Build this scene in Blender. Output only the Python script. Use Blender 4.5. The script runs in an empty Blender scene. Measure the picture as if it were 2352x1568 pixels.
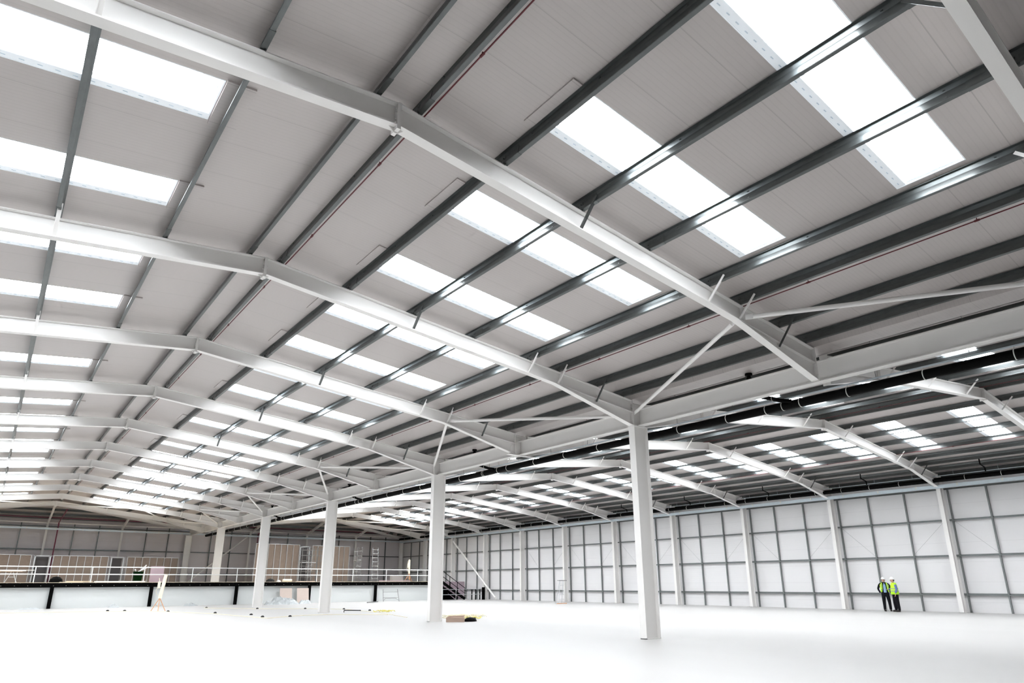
import bpy, math, random
from mathutils import Vector
random.seed(7)
D = bpy.data
scene = bpy.context.scene
C = scene.collection

# ------------------------------------------------------------------ camera
YAW, PITCH, ROLL = 0.6676, 0.2978, -0.0048
F_PX, PX, PY = 1484.4, 1184.6, 882.6
fw = Vector((math.sin(YAW)*math.cos(PITCH), math.cos(YAW)*math.cos(PITCH), math.sin(PITCH)))
r0 = fw.cross(Vector((0, 0, 1))).normalized(); u0 = r0.cross(fw)
rt = r0*math.cos(ROLL) + u0*math.sin(ROLL); up = -r0*math.sin(ROLL) + u0*math.cos(ROLL)
cd = D.cameras.new('camera'); cam = D.objects.new('camera', cd); C.objects.link(cam)
from mathutils import Matrix
cam.matrix_world = Matrix(((rt.x, up.x, -fw.x, -15.4738), (rt.y, up.y, -fw.y, -1.3563), (rt.z, up.z, -fw.z, 1.5627), (0, 0, 0, 1)))
cd.sensor_width = 36; cd.sensor_fit = 'HORIZONTAL'
cd.lens = F_PX/2352*36
cd.shift_x = -(PX-1176)/2352; cd.shift_y = (PY-784)/2352
cd.clip_start = 0.05; cd.clip_end = 500
scene.camera = cam

# ------------------------------------------------------------------ world, exposure
w = D.worlds.new('overcast_sky'); scene.world = w; w.use_nodes = True
bg = w.node_tree.nodes['Background']; bg.inputs[0].default_value = (0.86, 0.93, 1.0, 1); bg.inputs[1].default_value = 1.0
vs = scene.view_settings
vs.view_transform = 'Standard'; vs.look = 'None'; vs.gamma = 1; vs.exposure = 0.2; vs.use_curve_mapping = False
ROOFLIGHT = 16.0      # daylight coming through each translucent rooflight

# ------------------------------------------------------------------ materials
def lin(c): return tuple((x/12.92 if x <= .04045 else ((x+.055)/1.055)**2.4) for x in c)
def mat(name, col, rough=.5, metal=0.0, spec=.5, emit=None, es=1.0):
    m = D.materials.new(name); m.use_nodes = True
    b = m.node_tree.nodes['Principled BSDF']
    b.inputs['Base Color'].default_value = (*col, 1); b.inputs['Roughness'].default_value = rough
    b.inputs['Metallic'].default_value = metal; b.inputs['Specular IOR Level'].default_value = spec
    if emit: b.inputs['Emission Color'].default_value = (*emit, 1); b.inputs['Emission Strength'].default_value = es
    return m
def noise_tint(m, scale, amount, stretch=(1, 1, 1), detail=4):
    nt = m.node_tree; b = nt.nodes['Principled BSDF']; col = tuple(b.inputs['Base Color'].default_value)
    tc = nt.nodes.new('ShaderNodeTexCoord'); mp = nt.nodes.new('ShaderNodeMapping'); mp.inputs['Scale'].default_value = stretch
    n = nt.nodes.new('ShaderNodeTexNoise'); n.inputs['Scale'].default_value = scale; n.inputs['Detail'].default_value = detail
    mx = nt.nodes.new('ShaderNodeMix'); mx.data_type = 'RGBA'
    mx.inputs['A'].default_value = tuple(c*(1-amount) for c in col[:3]) + (1,)
    mx.inputs['B'].default_value = tuple(min(1, c*(1+amount)) for c in col[:3]) + (1,)
    nt.links.new(tc.outputs['Object'], mp.inputs['Vector']); nt.links.new(mp.outputs[0], n.inputs['Vector'])
    nt.links.new(n.outputs['Fac'], mx.inputs['Factor']); nt.links.new(mx.outputs['Result'], b.inputs['Base Color'])
    return m
def ribbed(name, col, axis, pitch, panel, dark=.9, seam=.72, rough=.45):
    """profiled liner sheet: fine ribs across one axis and a seam where two sheets meet"""
    m = mat(name, col, rough); nt = m.node_tree; b = nt.nodes['Principled BSDF']; L = nt.links
    tc = nt.nodes.new('ShaderNodeTexCoord'); sp = nt.nodes.new('ShaderNodeSeparateXYZ'); L.new(tc.outputs['Object'], sp.inputs[0])
    def math_(op, a, bb=None):
        n = nt.nodes.new('ShaderNodeMath'); n.operation = op
        for i, s in enumerate((a, bb)):
            if s is None: continue
            if isinstance(s, (int, float)): n.inputs[i].default_value = s
            else: L.new(s, n.inputs[i])
        return n.outputs[0]
    co = sp.outputs[axis]
    rib = math_('PINGPONG', co, pitch/2); rib = math_('DIVIDE', rib, pitch/2)
    sm = math_('ABSOLUTE', math_('SUBTRACT', math_('MODULO', math_('ADD', co, 1000*panel), panel), panel/2))
    near = math_('LESS_THAN', sm, .007)
    line = math_('LESS_THAN', rib, .22)
    f = math_('SUBTRACT', 1.0, math_('ADD', math_('MULTIPLY', line, 1-dark), math_('MULTIPLY', near, dark-seam)))
    mx = nt.nodes.new('ShaderNodeVectorMath'); mx.operation = 'SCALE'; mx.inputs[0].default_value = col; L.new(f, mx.inputs['Scale'])
    L.new(mx.outputs[0], b.inputs['Base Color'])
    bp = nt.nodes.new('ShaderNodeBump'); bp.inputs['Strength'].default_value = .25; bp.inputs['Distance'].default_value = .004
    L.new(rib, bp.inputs['Height']); L.new(bp.outputs[0], b.inputs['Normal'])
    return m

WHITE = noise_tint(mat('white_painted_steel', (.86, .845, .825), .40), 3, .012)
GALV = noise_tint(mat('galvanised_steel', (.125, .135, .135), .36, .85), 22, .2, (1, .35, 1))
GALV_L = noise_tint(mat('bright_galvanised', (.66, .74, .79), .45, .35), 9, .08)
ROOF = ribbed('roof_liner', (.52, .482, .467), 1, .083, 1.0, .96, .78)
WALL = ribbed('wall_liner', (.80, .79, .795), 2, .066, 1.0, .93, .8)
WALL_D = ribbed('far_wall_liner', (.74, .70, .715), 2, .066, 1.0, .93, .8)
FLOOR = noise_tint(mat('power_floated_concrete', (.50, .493, .482), .42, 0, .35), .45, .045, (1, .22, 1), 6)
PANE = mat('translucent_grp', (.9, .92, .95), .4, 0, .3, (.96, .98, 1.0), ROOFLIGHT)
GRP = mat('grp_kerb', (.75, .80, .84), .35, 0, .4, (.9, .95, 1.0), .22)  # faint emission stands in for daylight passing through the kerb
DARKENED = mat('darkened_unseen_cladding', (.16, .16, .165), .6)  # unseen walls coloured dark so less light bounces near the camera
BLACK = mat('black_plastic_pipe', (.003, .003, .003), .6, 0, .06)
BLKST = mat('black_painted_steel', (.003, .003, .003), .8, 0, .03)
RAILW = mat('pale_galvanised_rail', (.85, .87, .88), .5)
GALV_W = noise_tint(mat('wall_galvanised', (.20, .215, .215), .5, .3), 12, .2)
DARK = mat('dark_rubber', (.02, .02, .02), .8)
RED = mat('red_pipe', (.10, .004, .008), .4)
MAROON = mat('maroon_riser', (.20, .02, .06), .4)
CLIP = mat('zinc_clip', (.75, .76, .72), .35, .4)
BOLT = mat('bolt_zinc', (.5, .5, .48), .4, .5)
BOARD = noise_tint(mat('brown_board', (.27, .215, .18), .8), 5, .12)
BOARD_L = noise_tint(mat('pale_brown_board', (.62, .52, .46), .8), 5, .05)
PINK = noise_tint(mat('pink_plasterboard', (.42, .33, .38), .8), 2, .04)
PLASTER = noise_tint(mat('blue_white_plasterboard', (.74, .765, .76), .8), .8, .02)
ALU = mat('aluminium', (.62, .64, .66), .35, .6)
TUBE = mat('scaffold_tube', (.28, .28, .28), .45, .6)
WOODP = mat('pale_timber', (.72, .62, .48), .7)
CREAM = mat('cream_lamp_tube', (.88, .82, .68), .4)
COPPER = mat('orange_legs', (.70, .36, .18), .5)
YEL = mat('yellow_cable', (.80, .72, .18), .5)
PALE = mat('pale_cable', (.85, .78, .58), .6)
GREEN = mat('dark_green_bin', (.002, .014, .003), .8, 0, .05)
PLAST = mat('clear_polythene', (.46, .49, .50), .3, 0, .5)
CARD = mat('cardboard', (.48, .36, .29), .85)
SHEET = mat('white_sheet_stack', (.82, .83, .84), .5)
SKIN = mat('skin', (.60, .34, .25), .5)
HIVIS = mat('high_visibility_yellow', (.52, .95, .02), .6)
BAND = mat('reflective_band', (.30, .32, .33), .3, .3)
NAVY = mat('near_black_cloth', (.010, .010, .013), .9, 0, .1)
SHIRT = mat('blue_shirt', (.28, .42, .66), .8)
SHIRT2 = mat('mid_blue_shirt', (.13, .18, .42), .8)
HAIR = mat('dark_hair', (.03, .02, .015), .7)
HELM = mat('white_helmet', (.88, .88, .88), .25)
BOOT = mat('dark_shoe', (.015, .012, .010), .5)

# ------------------------------------------------------------------ mesh helpers
class MB:
    def __init__(s): s.v = []; s.f = []
    def add(s, vs_, fs_):
        n = len(s.v); s.v += [tuple(v) for v in vs_]; s.f += [tuple(i+n for i in f) for f in fs_]; return s
    def box(s, x0, x1, y0, y1, z0, z1):
        return s.add([(x0,y0,z0),(x1,y0,z0),(x1,y1,z0),(x0,y1,z0),(x0,y0,z1),(x1,y0,z1),(x1,y1,z1),(x0,y1,z1)],
                     [(3,2,1,0),(4,5,6,7),(0,1,5,4),(1,2,6,5),(2,3,7,6),(3,0,4,7)])
    def bar(s, p0, p1, w_, h_, upv=(0, 0, 1)):
        p0, p1 = Vector(p0), Vector(p1); d = (p1-p0).normalized(); u = Vector(upv)
        if abs(d.dot(u)) > .98: u = Vector((1, 0, 0))
        sd = d.cross(u).normalized(); u = sd.cross(d)
        a, b = sd*w_/2, u*h_/2
        return s.add([p0-a-b, p0+a-b, p0+a+b, p0-a+b, p1-a-b, p1+a-b, p1+a+b, p1-a+b],
                     [(3,2,1,0),(4,5,6,7),(0,1,5,4),(1,2,6,5),(2,3,7,6),(3,0,4,7)])
    def tube(s, p0, p1, r, n=8, r2=None):
        r2 = r if r2 is None else r2
        p0, p1 = Vector(p0), Vector(p1); d = (p1-p0).normalized(); u = Vector((0, 0, 1))
        if abs(d.z) > .95: u = Vector((1, 0, 0))
        a = d.cross(u).normalized(); b = d.cross(a)
        vs_ = [p0+(a*math.cos(t)+b*math.sin(t))*r for t in [2*math.pi*i/n for i in range(n)]]
        vs_ += [p1+(a*math.cos(t)+b*math.sin(t))*r2 for t in [2*math.pi*i/n for i in range(n)]]
        return s.add(vs_, [(i, (i+1) % n, n+(i+1) % n, n+i) for i in range(n)] + [tuple(range(n))[::-1], tuple(range(n, 2*n))])
    def path(s, pts, r, n=6):
        for a, b in zip(pts, pts[1:]): s.tube(a, b, r, n)
        return s
    def prism(s, poly, ax, a, b):
        """polygon (pairs) swept along axis ax from a to b; pairs are the two other axes in order"""
        def P(p, t):
            q = [p[0], p[1]]; q.insert(ax, t); return tuple(q)
        n = len(poly)
        return s.add([P(p, a) for p in poly]+[P(p, b) for p in poly],
                     [(i, (i+1) % n, n+(i+1) % n, n+i) for i in range(n)] + [tuple(range(n))[::-1], tuple(range(n, 2*n))])
    def ball(s, c, rx, ry, rz, n=10, m=7, zmin=-1):
        vs_ = []; fs_ = []
        for j in range(m+1):
            ph = math.pi*j/m
            z = max(math.cos(ph), zmin)
            rr = math.sin(ph)
            for i in range(n):
                t = 2*math.pi*i/n; vs_.append((c[0]+rx*rr*math.cos(t), c[1]+ry*rr*math.sin(t), c[2]+rz*z))
        for j in range(m):
            for i in range(n): fs_.append((j*n+i, j*n+(i+1) % n, (j+1)*n+(i+1) % n, (j+1)*n+i))
        return s.add(vs_, fs_)
    def mesh(s, name, m, off=(0, 0, 0)):
        me = D.meshes.new(name); me.from_pydata([(v[0]-off[0], v[1]-off[1], v[2]-off[2]) for v in s.v], [], s.f)
        me.materials.append(m); me.update(); return me
    def build(s, name, m, parent=None, smooth=False, local=False, keep=False):
        """parented: vertices are world coordinates unless local; top level: origin at the foot of the mesh"""
        if parent is not None: off = (0, 0, 0) if local else tuple(parent['_at'])
        elif keep: off = (0, 0, 0)
        else:
            xs, ys, zs = zip(*s.v); off = ((min(xs)+max(xs))/2, (min(ys)+max(ys))/2, min(zs))
        me = s.mesh(name, m, off)
        if smooth:
            for p in me.polygons: p.use_smooth = True
        o = D.objects.new(name, me); C.objects.link(o)
        if parent is not None: o.parent = parent; o['_at'] = (tuple(parent['_at']) if not local else (0.0, 0.0, 0.0))
        else: o.location = off; o['_at'] = tuple(float(x) for x in off)
        return o
def tag(o, label, cat, group=None, kind=None):
    o['label'] = label; o['category'] = cat
    if group: o['group'] = group
    if kind: o['kind'] = kind
    return o
def thing(name, at, label, cat, group=None, rz=0):
    o = D.objects.new(name, None); C.objects.link(o); o.location = at; o.rotation_euler = (0, 0, rz)
    o.empty_display_size = .2
    o['_at'] = tuple(float(x) for x in at)
    return tag(o, label, cat, group)
def structure(o): o['kind'] = 'structure'; return o
def inst(name, me, parent, at):
    o = D.objects.new(name, me); C.objects.link(o); o.parent = parent
    p = parent['_at']; o.location = (at[0]-p[0], at[1]-p[1], at[2]-p[2]); o['_at'] = tuple(float(x) for x in at); return o
ORD = ['', 'first', 'second', 'third', 'fourth', 'fifth', 'sixth', 'seventh', 'eighth', 'ninth', 'tenth', 'eleventh', 'twelfth', 'thirteenth', 'fourteenth', 'fifteenth', 'sixteenth',
       'seventeenth', 'eighteenth', 'nineteenth', 'twentieth', 'twenty-first', 'twenty-second', 'twenty-third', 'twenty-fourth', 'twenty-fifth', 'twenty-sixth']
NUM = ['no', 'one', 'two', 'three', 'four', 'five', 'six', 'seven', 'eight', 'nine', 'ten', 'eleven', 'twelve']

# ------------------------------------------------------------------ building geometry
B = 6.0
RA, RB, XW = -11.9, 12.2, 24.6       # ridge of the near-left span, ridge of the right span, inner face of right wall
XL = -23.8                            # left wall
Y0, YH, YE = -9.0, 66.0, 72.0        # back of the hall, last full frame, far wall
SL = .1085
ZR = 8.35                             # top of rafters at ridge
def ztop(x):                          # top flange of rafters
    return ZR - SL*abs(x-RA) if x <= 0 else ZR-.02 - SL*abs(x-RB)
CEIL = .26
def zc(x): return ztop(x) + CEIL
DEP = .37
PUR_A = [.32, 1.95, 3.7, 5.5, 7.4, 8.5, 10.05, 11.2]
PUR_B = [.32, 1.8, 3.6, 5.25, 6.95, 8.35, 9.7, 11.0]

# ------------------------------------------------------------------ floor, walls, roof
structure(MB().box(XL-1, XW+1, Y0-1, YE+1.5, -.3, 0).build('floor', FLOOR))
structure(MB().box(XW, XW+.12, Y0, YE+.5, 0, zc(XW)+.1).build('wall_right', WALL, keep=True))
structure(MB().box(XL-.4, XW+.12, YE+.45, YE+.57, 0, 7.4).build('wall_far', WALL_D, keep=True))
structure(MB().box(XL-.42, XL-.3, Y0, YE+.5, 0, 7.4).build('wall_left', DARKENED, keep=True))
structure(MB().box(XL-.4, XW+.12, Y0-.12, Y0, 0, 8.8).build('wall_back', DARKENED, keep=True))

wn = [0]
def rooflight(xa, xb, yc, ridge_side):
    """1 m wide translucent strip in an opening of the roof: glowing pane, kerb all round, lap plate above the ridge-side purlin"""
    wn[0] += 1
    x0, x1 = min(xa, xb), max(xa, xb); y0, y1 = yc-.5, yc+.5; T = .13
    xm = (x0+x1)/2
    o = MB().add([(x0, y0, zc(x0)+T), (x1, y0, zc(x1)+T), (x1, y1, zc(x1)+T), (x0, y1, zc(x0)+T),
                  (x0, y0, zc(x0)+T+.01), (x1, y0, zc(x1)+T+.01), (x1, y1, zc(x1)+T+.01), (x0, y1, zc(x0)+T+.01)],
                 [(3,2,1,0),(4,5,6,7),(0,1,5,4),(1,2,6,5),(2,3,7,6),(3,0,4,7)]).build('window_%d' % wn[0], PANE)
    structure(o)
    k = MB()
    for ya, yb in ((y0-.005, y0+.012), (y1-.012, y1+.005)):
        k.add([(x0, ya, zc(x0)-.004), (x1, ya, zc(x1)-.004), (x1, yb, zc(x1)-.004), (x0, yb, zc(x0)-.004),
               (x0, ya, zc(x0)+T), (x1, ya, zc(x1)+T), (x1, yb, zc(x1)+T), (x0, yb, zc(x0)+T)],
              [(3,2,1,0),(4,5,6,7),(0,1,5,4),(1,2,6,5),(2,3,7,6),(3,0,4,7)])
    k.box(x1-.06, x1-.0, y0, y1, zc(x1)+.03, zc(x1)+.04); k.box(x0, x0+.06, y0, y1, zc(x0)+.03, zc(x0)+.04)
    for xx in (x0+.006, x1-.006): k.box(xx-.01, xx+.01, y0, y1, zc(xx)-.004, zc(xx)+T)
    # stepped inner lip along the far side with its fasteners
    k.bar((x0, y1-.07, zc(x0)+.006), (x1, y1-.07, zc(x1)+.006), .14, .01)
    k.bar((x0, y1-.165, zc(x0)+.04), (x1, y1-.165, zc(x1)+.04), .06, .01)
    k.build('window_frame', GRP, o)
    q = MB()
    for i in range(26):
        x = x0+.12+i*(x1-x0-.24)/25; q.box(x-.03, x+.03, y1-.07, y1-.058, zc(x)-.006, zc(x)+.0)
    q.build('fixing_row', GALV_L, o)
    xr = xa                                       # end on the ridge side
    sgn = 1 if ridge_side > 0 else -1
    a, b_ = xr+sgn*.02, xr+sgn*.42
    lo, hi = min(a, b_), max(a, b_)
    l = MB().bar((lo, yc+.02, zc(lo)-.012), (hi, yc+.02, zc(hi)-.018), 1.12, .03)
    l.build('lap_plate', ROOF, o)

SKY = (2.15, 7.25)
YC = [3*k+1.55 for k in range(0, 21)]
def slope(xr, xv, name):
    """one roof slope from ridge xr to valley/eaves xv, with openings for the rooflights"""
    s = 1 if xv > xr else -1
    xs = [xr, xr+s*SKY[0], xr+s*SKY[1], xv]
    ys = [Y0]
    for y in YC: ys += [y-.5, y+.5]
    ys.append(YH)
    m = MB()
    for i in range(3):
        for j in range(len(ys)-1):
            if i == 1 and j % 2 == 1: continue
            a, b_ = min(xs[i], xs[i+1]), max(xs[i], xs[i+1]); c, d = ys[j], ys[j+1]
            m.add([(a,c,zc(a)),(b_,c,zc(b_)),(b_,d,zc(b_)),(a,d,zc(a)),(a,c,zc(a)+.14),(b_,c,zc(b_)+.14),(b_,d,zc(b_)+.14),(a,d,zc(a)+.14)],
                  [(3,2,1,0),(4,5,6,7)])
    # the part beside the hip
    vx = xv; tri = [(xr, YH), (vx, YH), (vx, YE+.45)]
    m.add([(x, y, zc(x)) for x, y in tri]+[(x, y, zc(x)+.14) for x, y in tri], [(0,1,2),(5,4,3),(0,2,5,3),(1,0,3,4),(2,1,4,5)])
    structure(m.build(name, ROOF, keep=True))
    for y in YC: rooflight(xr+s*SKY[0], xr+s*SKY[1], y, -s)
slope(RA, -.42, 'ceiling'); slope(RA, XL-.4, 'ceiling'); slope(RB, .42, 'ceiling'); slope(RB, XW+.1, 'ceiling')
ze = 7.06+CEIL
def hip(xr, xa, xb):
    m = MB(); v = [(xa, YE+.5, zc(xa)), (xb, YE+.5, zc(xb)), (xr, YH, zc(xr))]
    m.add(v+[(a, b_, c+.14) for a, b_, c in v], [(0,1,2),(5,4,3),(0,2,5,3),(1,0,3,4),(2,1,4,5)])
    structure(m.build('ceiling', ROOF, keep=True))
hip(RA, XL-.4, -.42); hip(RB, .42, XW+.1)
for i, xr in enumerate((RA, RB)):
    structure(MB().prism([(xr-.36, zc(xr-.36)-.03), (xr-.3, zc(xr)-.075), (xr+.3, zc(xr)-.075), (xr+.36, zc(xr+.36)-.03), (xr, zc(xr)+.02)], 1, Y0, YH).build('trim_%d' % (i+1), ROOF, keep=True))

# ------------------------------------------------------------------ rafters
def seg(m, pts, w_, t_):          # plates of width w_ (along Y) following points in XZ, at y=0
    for (xa, za), (xb, zb) in zip(pts, pts[1:]): m.bar((xa, 0, za), (xb, 0, zb), w_, t_)
def web(m, poly, t_=.012): m.prism(poly, 1, -t_/2, t_/2)
ZV = 6.29                          # underside of haunch at valley
def arm(xr, xe, haunch_len, ze_):
    """I-section arm from ridge xr to xe with a tapered haunch; returned as local mesh about y=0"""
    m = MB(); s = 1 if xe > xr else -1
    xh = xe - s*haunch_len
    zt = ztop
    zb = lambda x: ztop(x)-DEP
    a = xr+s*.012
    web(m, [(a, zt(a)), (xe, zt(xe)), (xe, ze_), (xh, zb(xh)), (a, zb(a))])
    seg(m, [(a, zt(a)), (xe, zt(xe))], .18, .018)
    seg(m, [(a, zb(a)), (xh, zb(xh)), (xe, ze_)], .18, .02)
    seg(m, [(xh, zb(xh)), (xe, zb(xe))], .18, .012)                 # the rafter's own flange carried on above the haunch
    return m
def rafter(span, k):
    xr = RA if span == 'A' else RB
    y = B*k
    side = 'left' if span == 'A' else 'right'
    if k == 0: lab = 'white roof rafter cutting across the top right corner, nearest of all'
    elif k == 11: lab = 'last white roof rafter of the %s span, in front of the dark far wall' % side
    else: lab = 'white roof rafter of the %s span, %s one back from the camera' % (side, ORD[k])
    t = thing('roof_rafter', (xr, y, 0), lab, 'rafter', 'white rafters of the %s roof span' % side)
    if span == 'A': ends = [(XL+.1, 2.6, ZV), (-.3, 3.25, ZV)]; nm = ['left', 'right']
    else: ends = [(.3, 3.25, ZV), (23.95, 3.1, ZV+.04)]
    for xe, hl, z_ in ends:
        m = arm(xr, xe, hl, z_)
        m.v = [(a-xr, b_, c) for a, b_, c in m.v]
        m.build('rafter_arm', WHITE, t, local=True)
        # end plate with bolts
        e = MB(); s = 1 if xe > xr else -1
        e.box(xe-xr-.012, xe-xr+.012, -.1, .1, z_-.02, ztop(xe)+.03)
        o = e.build('end_plate', WHITE, t, local=True)
        bb = MB()
        for z in [z_+.06, z_+.13, z_+.38, z_+.46, z_+.56, z_+.66]:
            for yy in (-.06, .06): bb.tube((xe-xr-s*.012, yy, z), (xe-xr-s*.035, yy, z), .016, 6)
        bb.build('bolt_set', WHITE, o, local=True)
    g = MB(); zt, zb = ztop(xr), ztop(xr)-DEP
    g.box(-.03, .03, -.1, .1, zb-.08, zt+.01)
    g.prism([(-.13, zb-.01), (.13, zb-.01), (.03, zb-.1), (-.03, zb-.1)], 1, -.006, .006)
    g.build('ridge_plate', WHITE, t, local=True)
    bb = MB()
    for z in (zb+.04, zb+.1, zb+.2, zb+.28):
        for xx in (-.045, .045):
            for yy in (-.06, .06): bb.tube((xx*.6, yy, z), (xx*1.2, yy, z), .012, 6)
    bb.build('bolt_set', WHITE, t, local=True)
    # fly braces from the bottom flange up to the purlins
    pur = PUR_A if span == 'A' else PUR_B
    sy = 1 if k == 0 else -1
    if span == 'A': sel = [(-1, 2), (-1, 4), (1, 2), (1, 4), (1, 5), (1, 6)]
    else: sel = [(-1, 1), (-1, 3), (-1, 5), (1, 1), (1, 4), (1, 5), (1, 6)]
    for s, i in sel:
        x = xr+s*pur[i]; z1 = ztop(x)+.1; zb_ = ztop(x)-DEP
        xe = abs(x-(0 if (s > 0) == (span == 'A') else (XW if span == 'B' else XL)))
        if pur[i] > 8.8: zb_ -= .12
        m = MB().bar((x-xr, sy*.03, zb_+.03), (x-xr, sy*.46, z1+.02), .065, .008, (0, 1, 0))
        m.bar((x-xr-.03, sy*.05, zb_+.03), (x-xr-.03, sy*.48, z1+.02), .008, .05, (0, 1, 0))
        m.build('fly_brace', GALV if s > 0 and (i == 2 or i == 6) and k < 6 else WHITE, t, local=True)
    for s in (-1, 1):      # web stiffeners where the haunch starts
        for off in ((8.6,) if span == 'A' else (8.8,)):
            x = s*off; xx = xr+x
            if ztop(xx) is None: continue
            MB().box(x-.005, x+.005, -.085, .085, ztop(xx)-DEP, ztop(xx)).build('stiffener', WHITE, t, local=True)
    return t
for k in range(0, 12):
    rafter('A', k)
for k in range(1, 12):
    rafter('B', k)

# ------------------------------------------------------------------ purlins
def zprofile(s):
    """Z shaped purlin section, s = which way the bottom flange points"""
    t = .006
    pts = [(-.05, .2), (0, .2), (.014, .128), (-.012, .0), (.052, .0), (.054, .016)]
    return [(s*x, z) for x, z in pts]
def purlin_mesh(s, length, slope_sign):
    m = MB(); pr = zprofile(s)
    def P(p, y): return (p[0], y, p[1]+.03 + slope_sign*p[0]*SL)
    n = len(pr); t = .008
    for a, b_ in zip(pr, pr[1:]):
        d = Vector((b_[0]-a[0], 0, b_[1]-a[1])); nn = Vector((-d.z, 0, d.x)).normalized()*t/2
        m.add([P((a[0]+nn.x, a[1]+nn.z), 0), P((b_[0]+nn.x, b_[1]+nn.z), 0), P((b_[0]-nn.x, b_[1]-nn.z), 0), P((a[0]-nn.x, a[1]-nn.z), 0),
               P((a[0]+nn.x, a[1]+nn.z), length), P((b_[0]+nn.x, b_[1]+nn.z), length), P((b_[0]-nn.x, b_[1]-nn.z), length), P((a[0]-nn.x, a[1]-nn.z), length)],
              [(3,2,1,0),(4,5,6,7),(0,1,5,4),(1,2,6,5),(2,3,7,6),(3,0,4,7)])
    for i in range(int(length/1.5)):
        for z in (.16, .04): m.box(-.012, .012, .7+i*1.5, .73+i*1.5, z+.02, z+.035)
    return m
def cleat_mesh(s):
    m = MB().box(-.006*s-.004, -.006*s+.004, -.12, .12, .0, .17); m.box(-.06, .06, -.07, .07, 0, .012)
    m.prism([(-.055*s, .012), (-.006*s, .012), (-.006*s, .15)], 1, -.005, .005)
    for y in (-.08, .08):
        for z in (.06, .13): m.tube((-s*.03, y, z), (s*.03, y, z), .011, 6)
    return m
def sleeve_mesh(s, sign):
    m = MB(); pts = [(-.02, .206), (.004, .204), (.006, .13), (-.021, -.004), (.056, -.004), (.058, .018)]
    pts = [(s*x, z+.03+sign*s*x*SL) for x, z in pts]; t = .007
    for a, b_ in zip(pts, pts[1:]):
        d = Vector((b_[0]-a[0], 0, b_[1]-a[1])); nn = Vector((-d.z, 0, d.x)).normalized()*t/2
        m.add([(q[0]+k_*nn.x, yy, q[1]+k_*nn.z) for yy in (-.46, .46) for q, k_ in ((a, 1), (b_, 1), (b_, -1), (a, -1))],
              [(3,2,1,0),(4,5,6,7),(0,1,5,4),(1,2,6,5),(2,3,7,6),(3,0,4,7)])
    return m
PM = {}; CM = {}; SM = {}
for s in (1, -1):
    PM[s] = purlin_mesh(s, B-.0, -s).mesh('purlin_length', GALV)
    CM[s] = cleat_mesh(s).mesh('cleat', GALV)
    SM[s] = sleeve_mesh(s, -s).mesh('sleeve', GALV)
def purlin_run(span, s, i, d):
    xr = RA if span == 'A' else RB; x = xr+s*d
    side = 'left' if span == 'A' else 'right'; sl = 'right' if s > 0 else 'left'
    if i == 0: where = 'close beside the ridge on its %s slope' % sl
    elif i == 7: where = 'lowest on its %s slope' % sl
    else: where = '%s slope, %s one below the ridge purlin' % (sl, ORD[i])
    t = thing('roof_purlin', (x, 0, ztop(x)), 'galvanised purlin run, %s span, %s' % (side, where), 'purlin', 'galvanised purlins under the roof')
    hipy = YE-(YE-YH)*abs(x-(0 if abs(x) < 12.05 else (XW if x > 0 else XL)))/12.0
    k0 = -1
    for k in range(k0, 12):
        y = B*k
        if y >= YH:
            if hipy-y < .4: continue
            o = inst('purlin_length', PM[s], t, (x, y, ztop(x))); o.scale = (1, (hipy-y)/B, 1)
        else: inst('purlin_length', PM[s], t, (x, y, ztop(x)))
    for k in range(0, 12): inst('cleat', CM[s], t, (x, B*k, ztop(x))); inst('sleeve', SM[s], t, (x, B*k, ztop(x)))
for span, PU in (('A', PUR_A), ('B', PUR_B)):
    for s in (1, -1):
        for i, d in enumerate(PU):
            if span == 'A' and s < 0 and i > 5: continue
            purlin_run(span, s, i, d)

# hipped far end: purlins, jack beams, hip beams
def ze_end(xr, y): return ztop(xr) - (ztop(xr)-(7.0 if xr < 0 else 6.93))*(y-YH)/(YE+.5-YH)
for span, xr, xa, xb in (('A', RA, XL, 0), ('B', RB, 0, XW-.6)):
    side = 'left' if span == 'A' else 'right'
    for j, y in enumerate((67.4, 68.8, 70.2, 71.3)):
        fr = (y-YH)/(YE-YH); a = xr+(xa-xr)*fr; b_ = xr+(xb-xr)*fr; z = ze_end(xr, y)+.02
        m = MB().box(a, b_, y-.006, y+.006, z, z+.2); m.box(a, b_, y-.06, y, z, z+.012); m.box(a, b_, y, y+.06, z+.19, z+.2)
        tag(m.build('end_purlin', GALV), 'dark purlin across the sloping far end of the %s span, %s from top' % (side, ORD[j+1]), 'purlin', 'purlins of the hipped far end')
    for x, yy, n_ in ((xr, YH, 'the middle'), (xr-6.0, 69.0, 'the left quarter'), (xr+6.0, 69.0, 'the right quarter')):
        z1 = ze_end(xr, yy)-.02
        m = MB()
        for dz, w_, t_ in ((0, .13, .016), (-.24, .13, .016), (-.12, .01, .24)): m.bar((x, yy, z1+dz), (x, YE-.1, 7.02+dz), w_, t_)
        tag(m.build('jack_beam', WHITE), 'pale sloping beam at the far end of the %s span, at %s' % (side, n_), 'beam', 'sloping beams of the far end')
    for xe, n_ in ((xa, 'left'), (xb, 'right')):
        m = MB(); p0, p1 = Vector((xr, YH, ztop(xr)-.03)), Vector((xe, YE-.1, 7.02))
        for dz, w_, t_ in ((0, .15, .016), (-.26, .15, .016), (-.13, .01, .26)): m.bar(p0+Vector((0, 0, dz)), p1+Vector((0, 0, dz)), w_, t_)
        tag(m.build('hip_beam', WHITE), 'pale hip beam falling to the %s far corner of the %s roof span' % (n_, side), 'beam', 'sloping beams of the far end')

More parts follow.
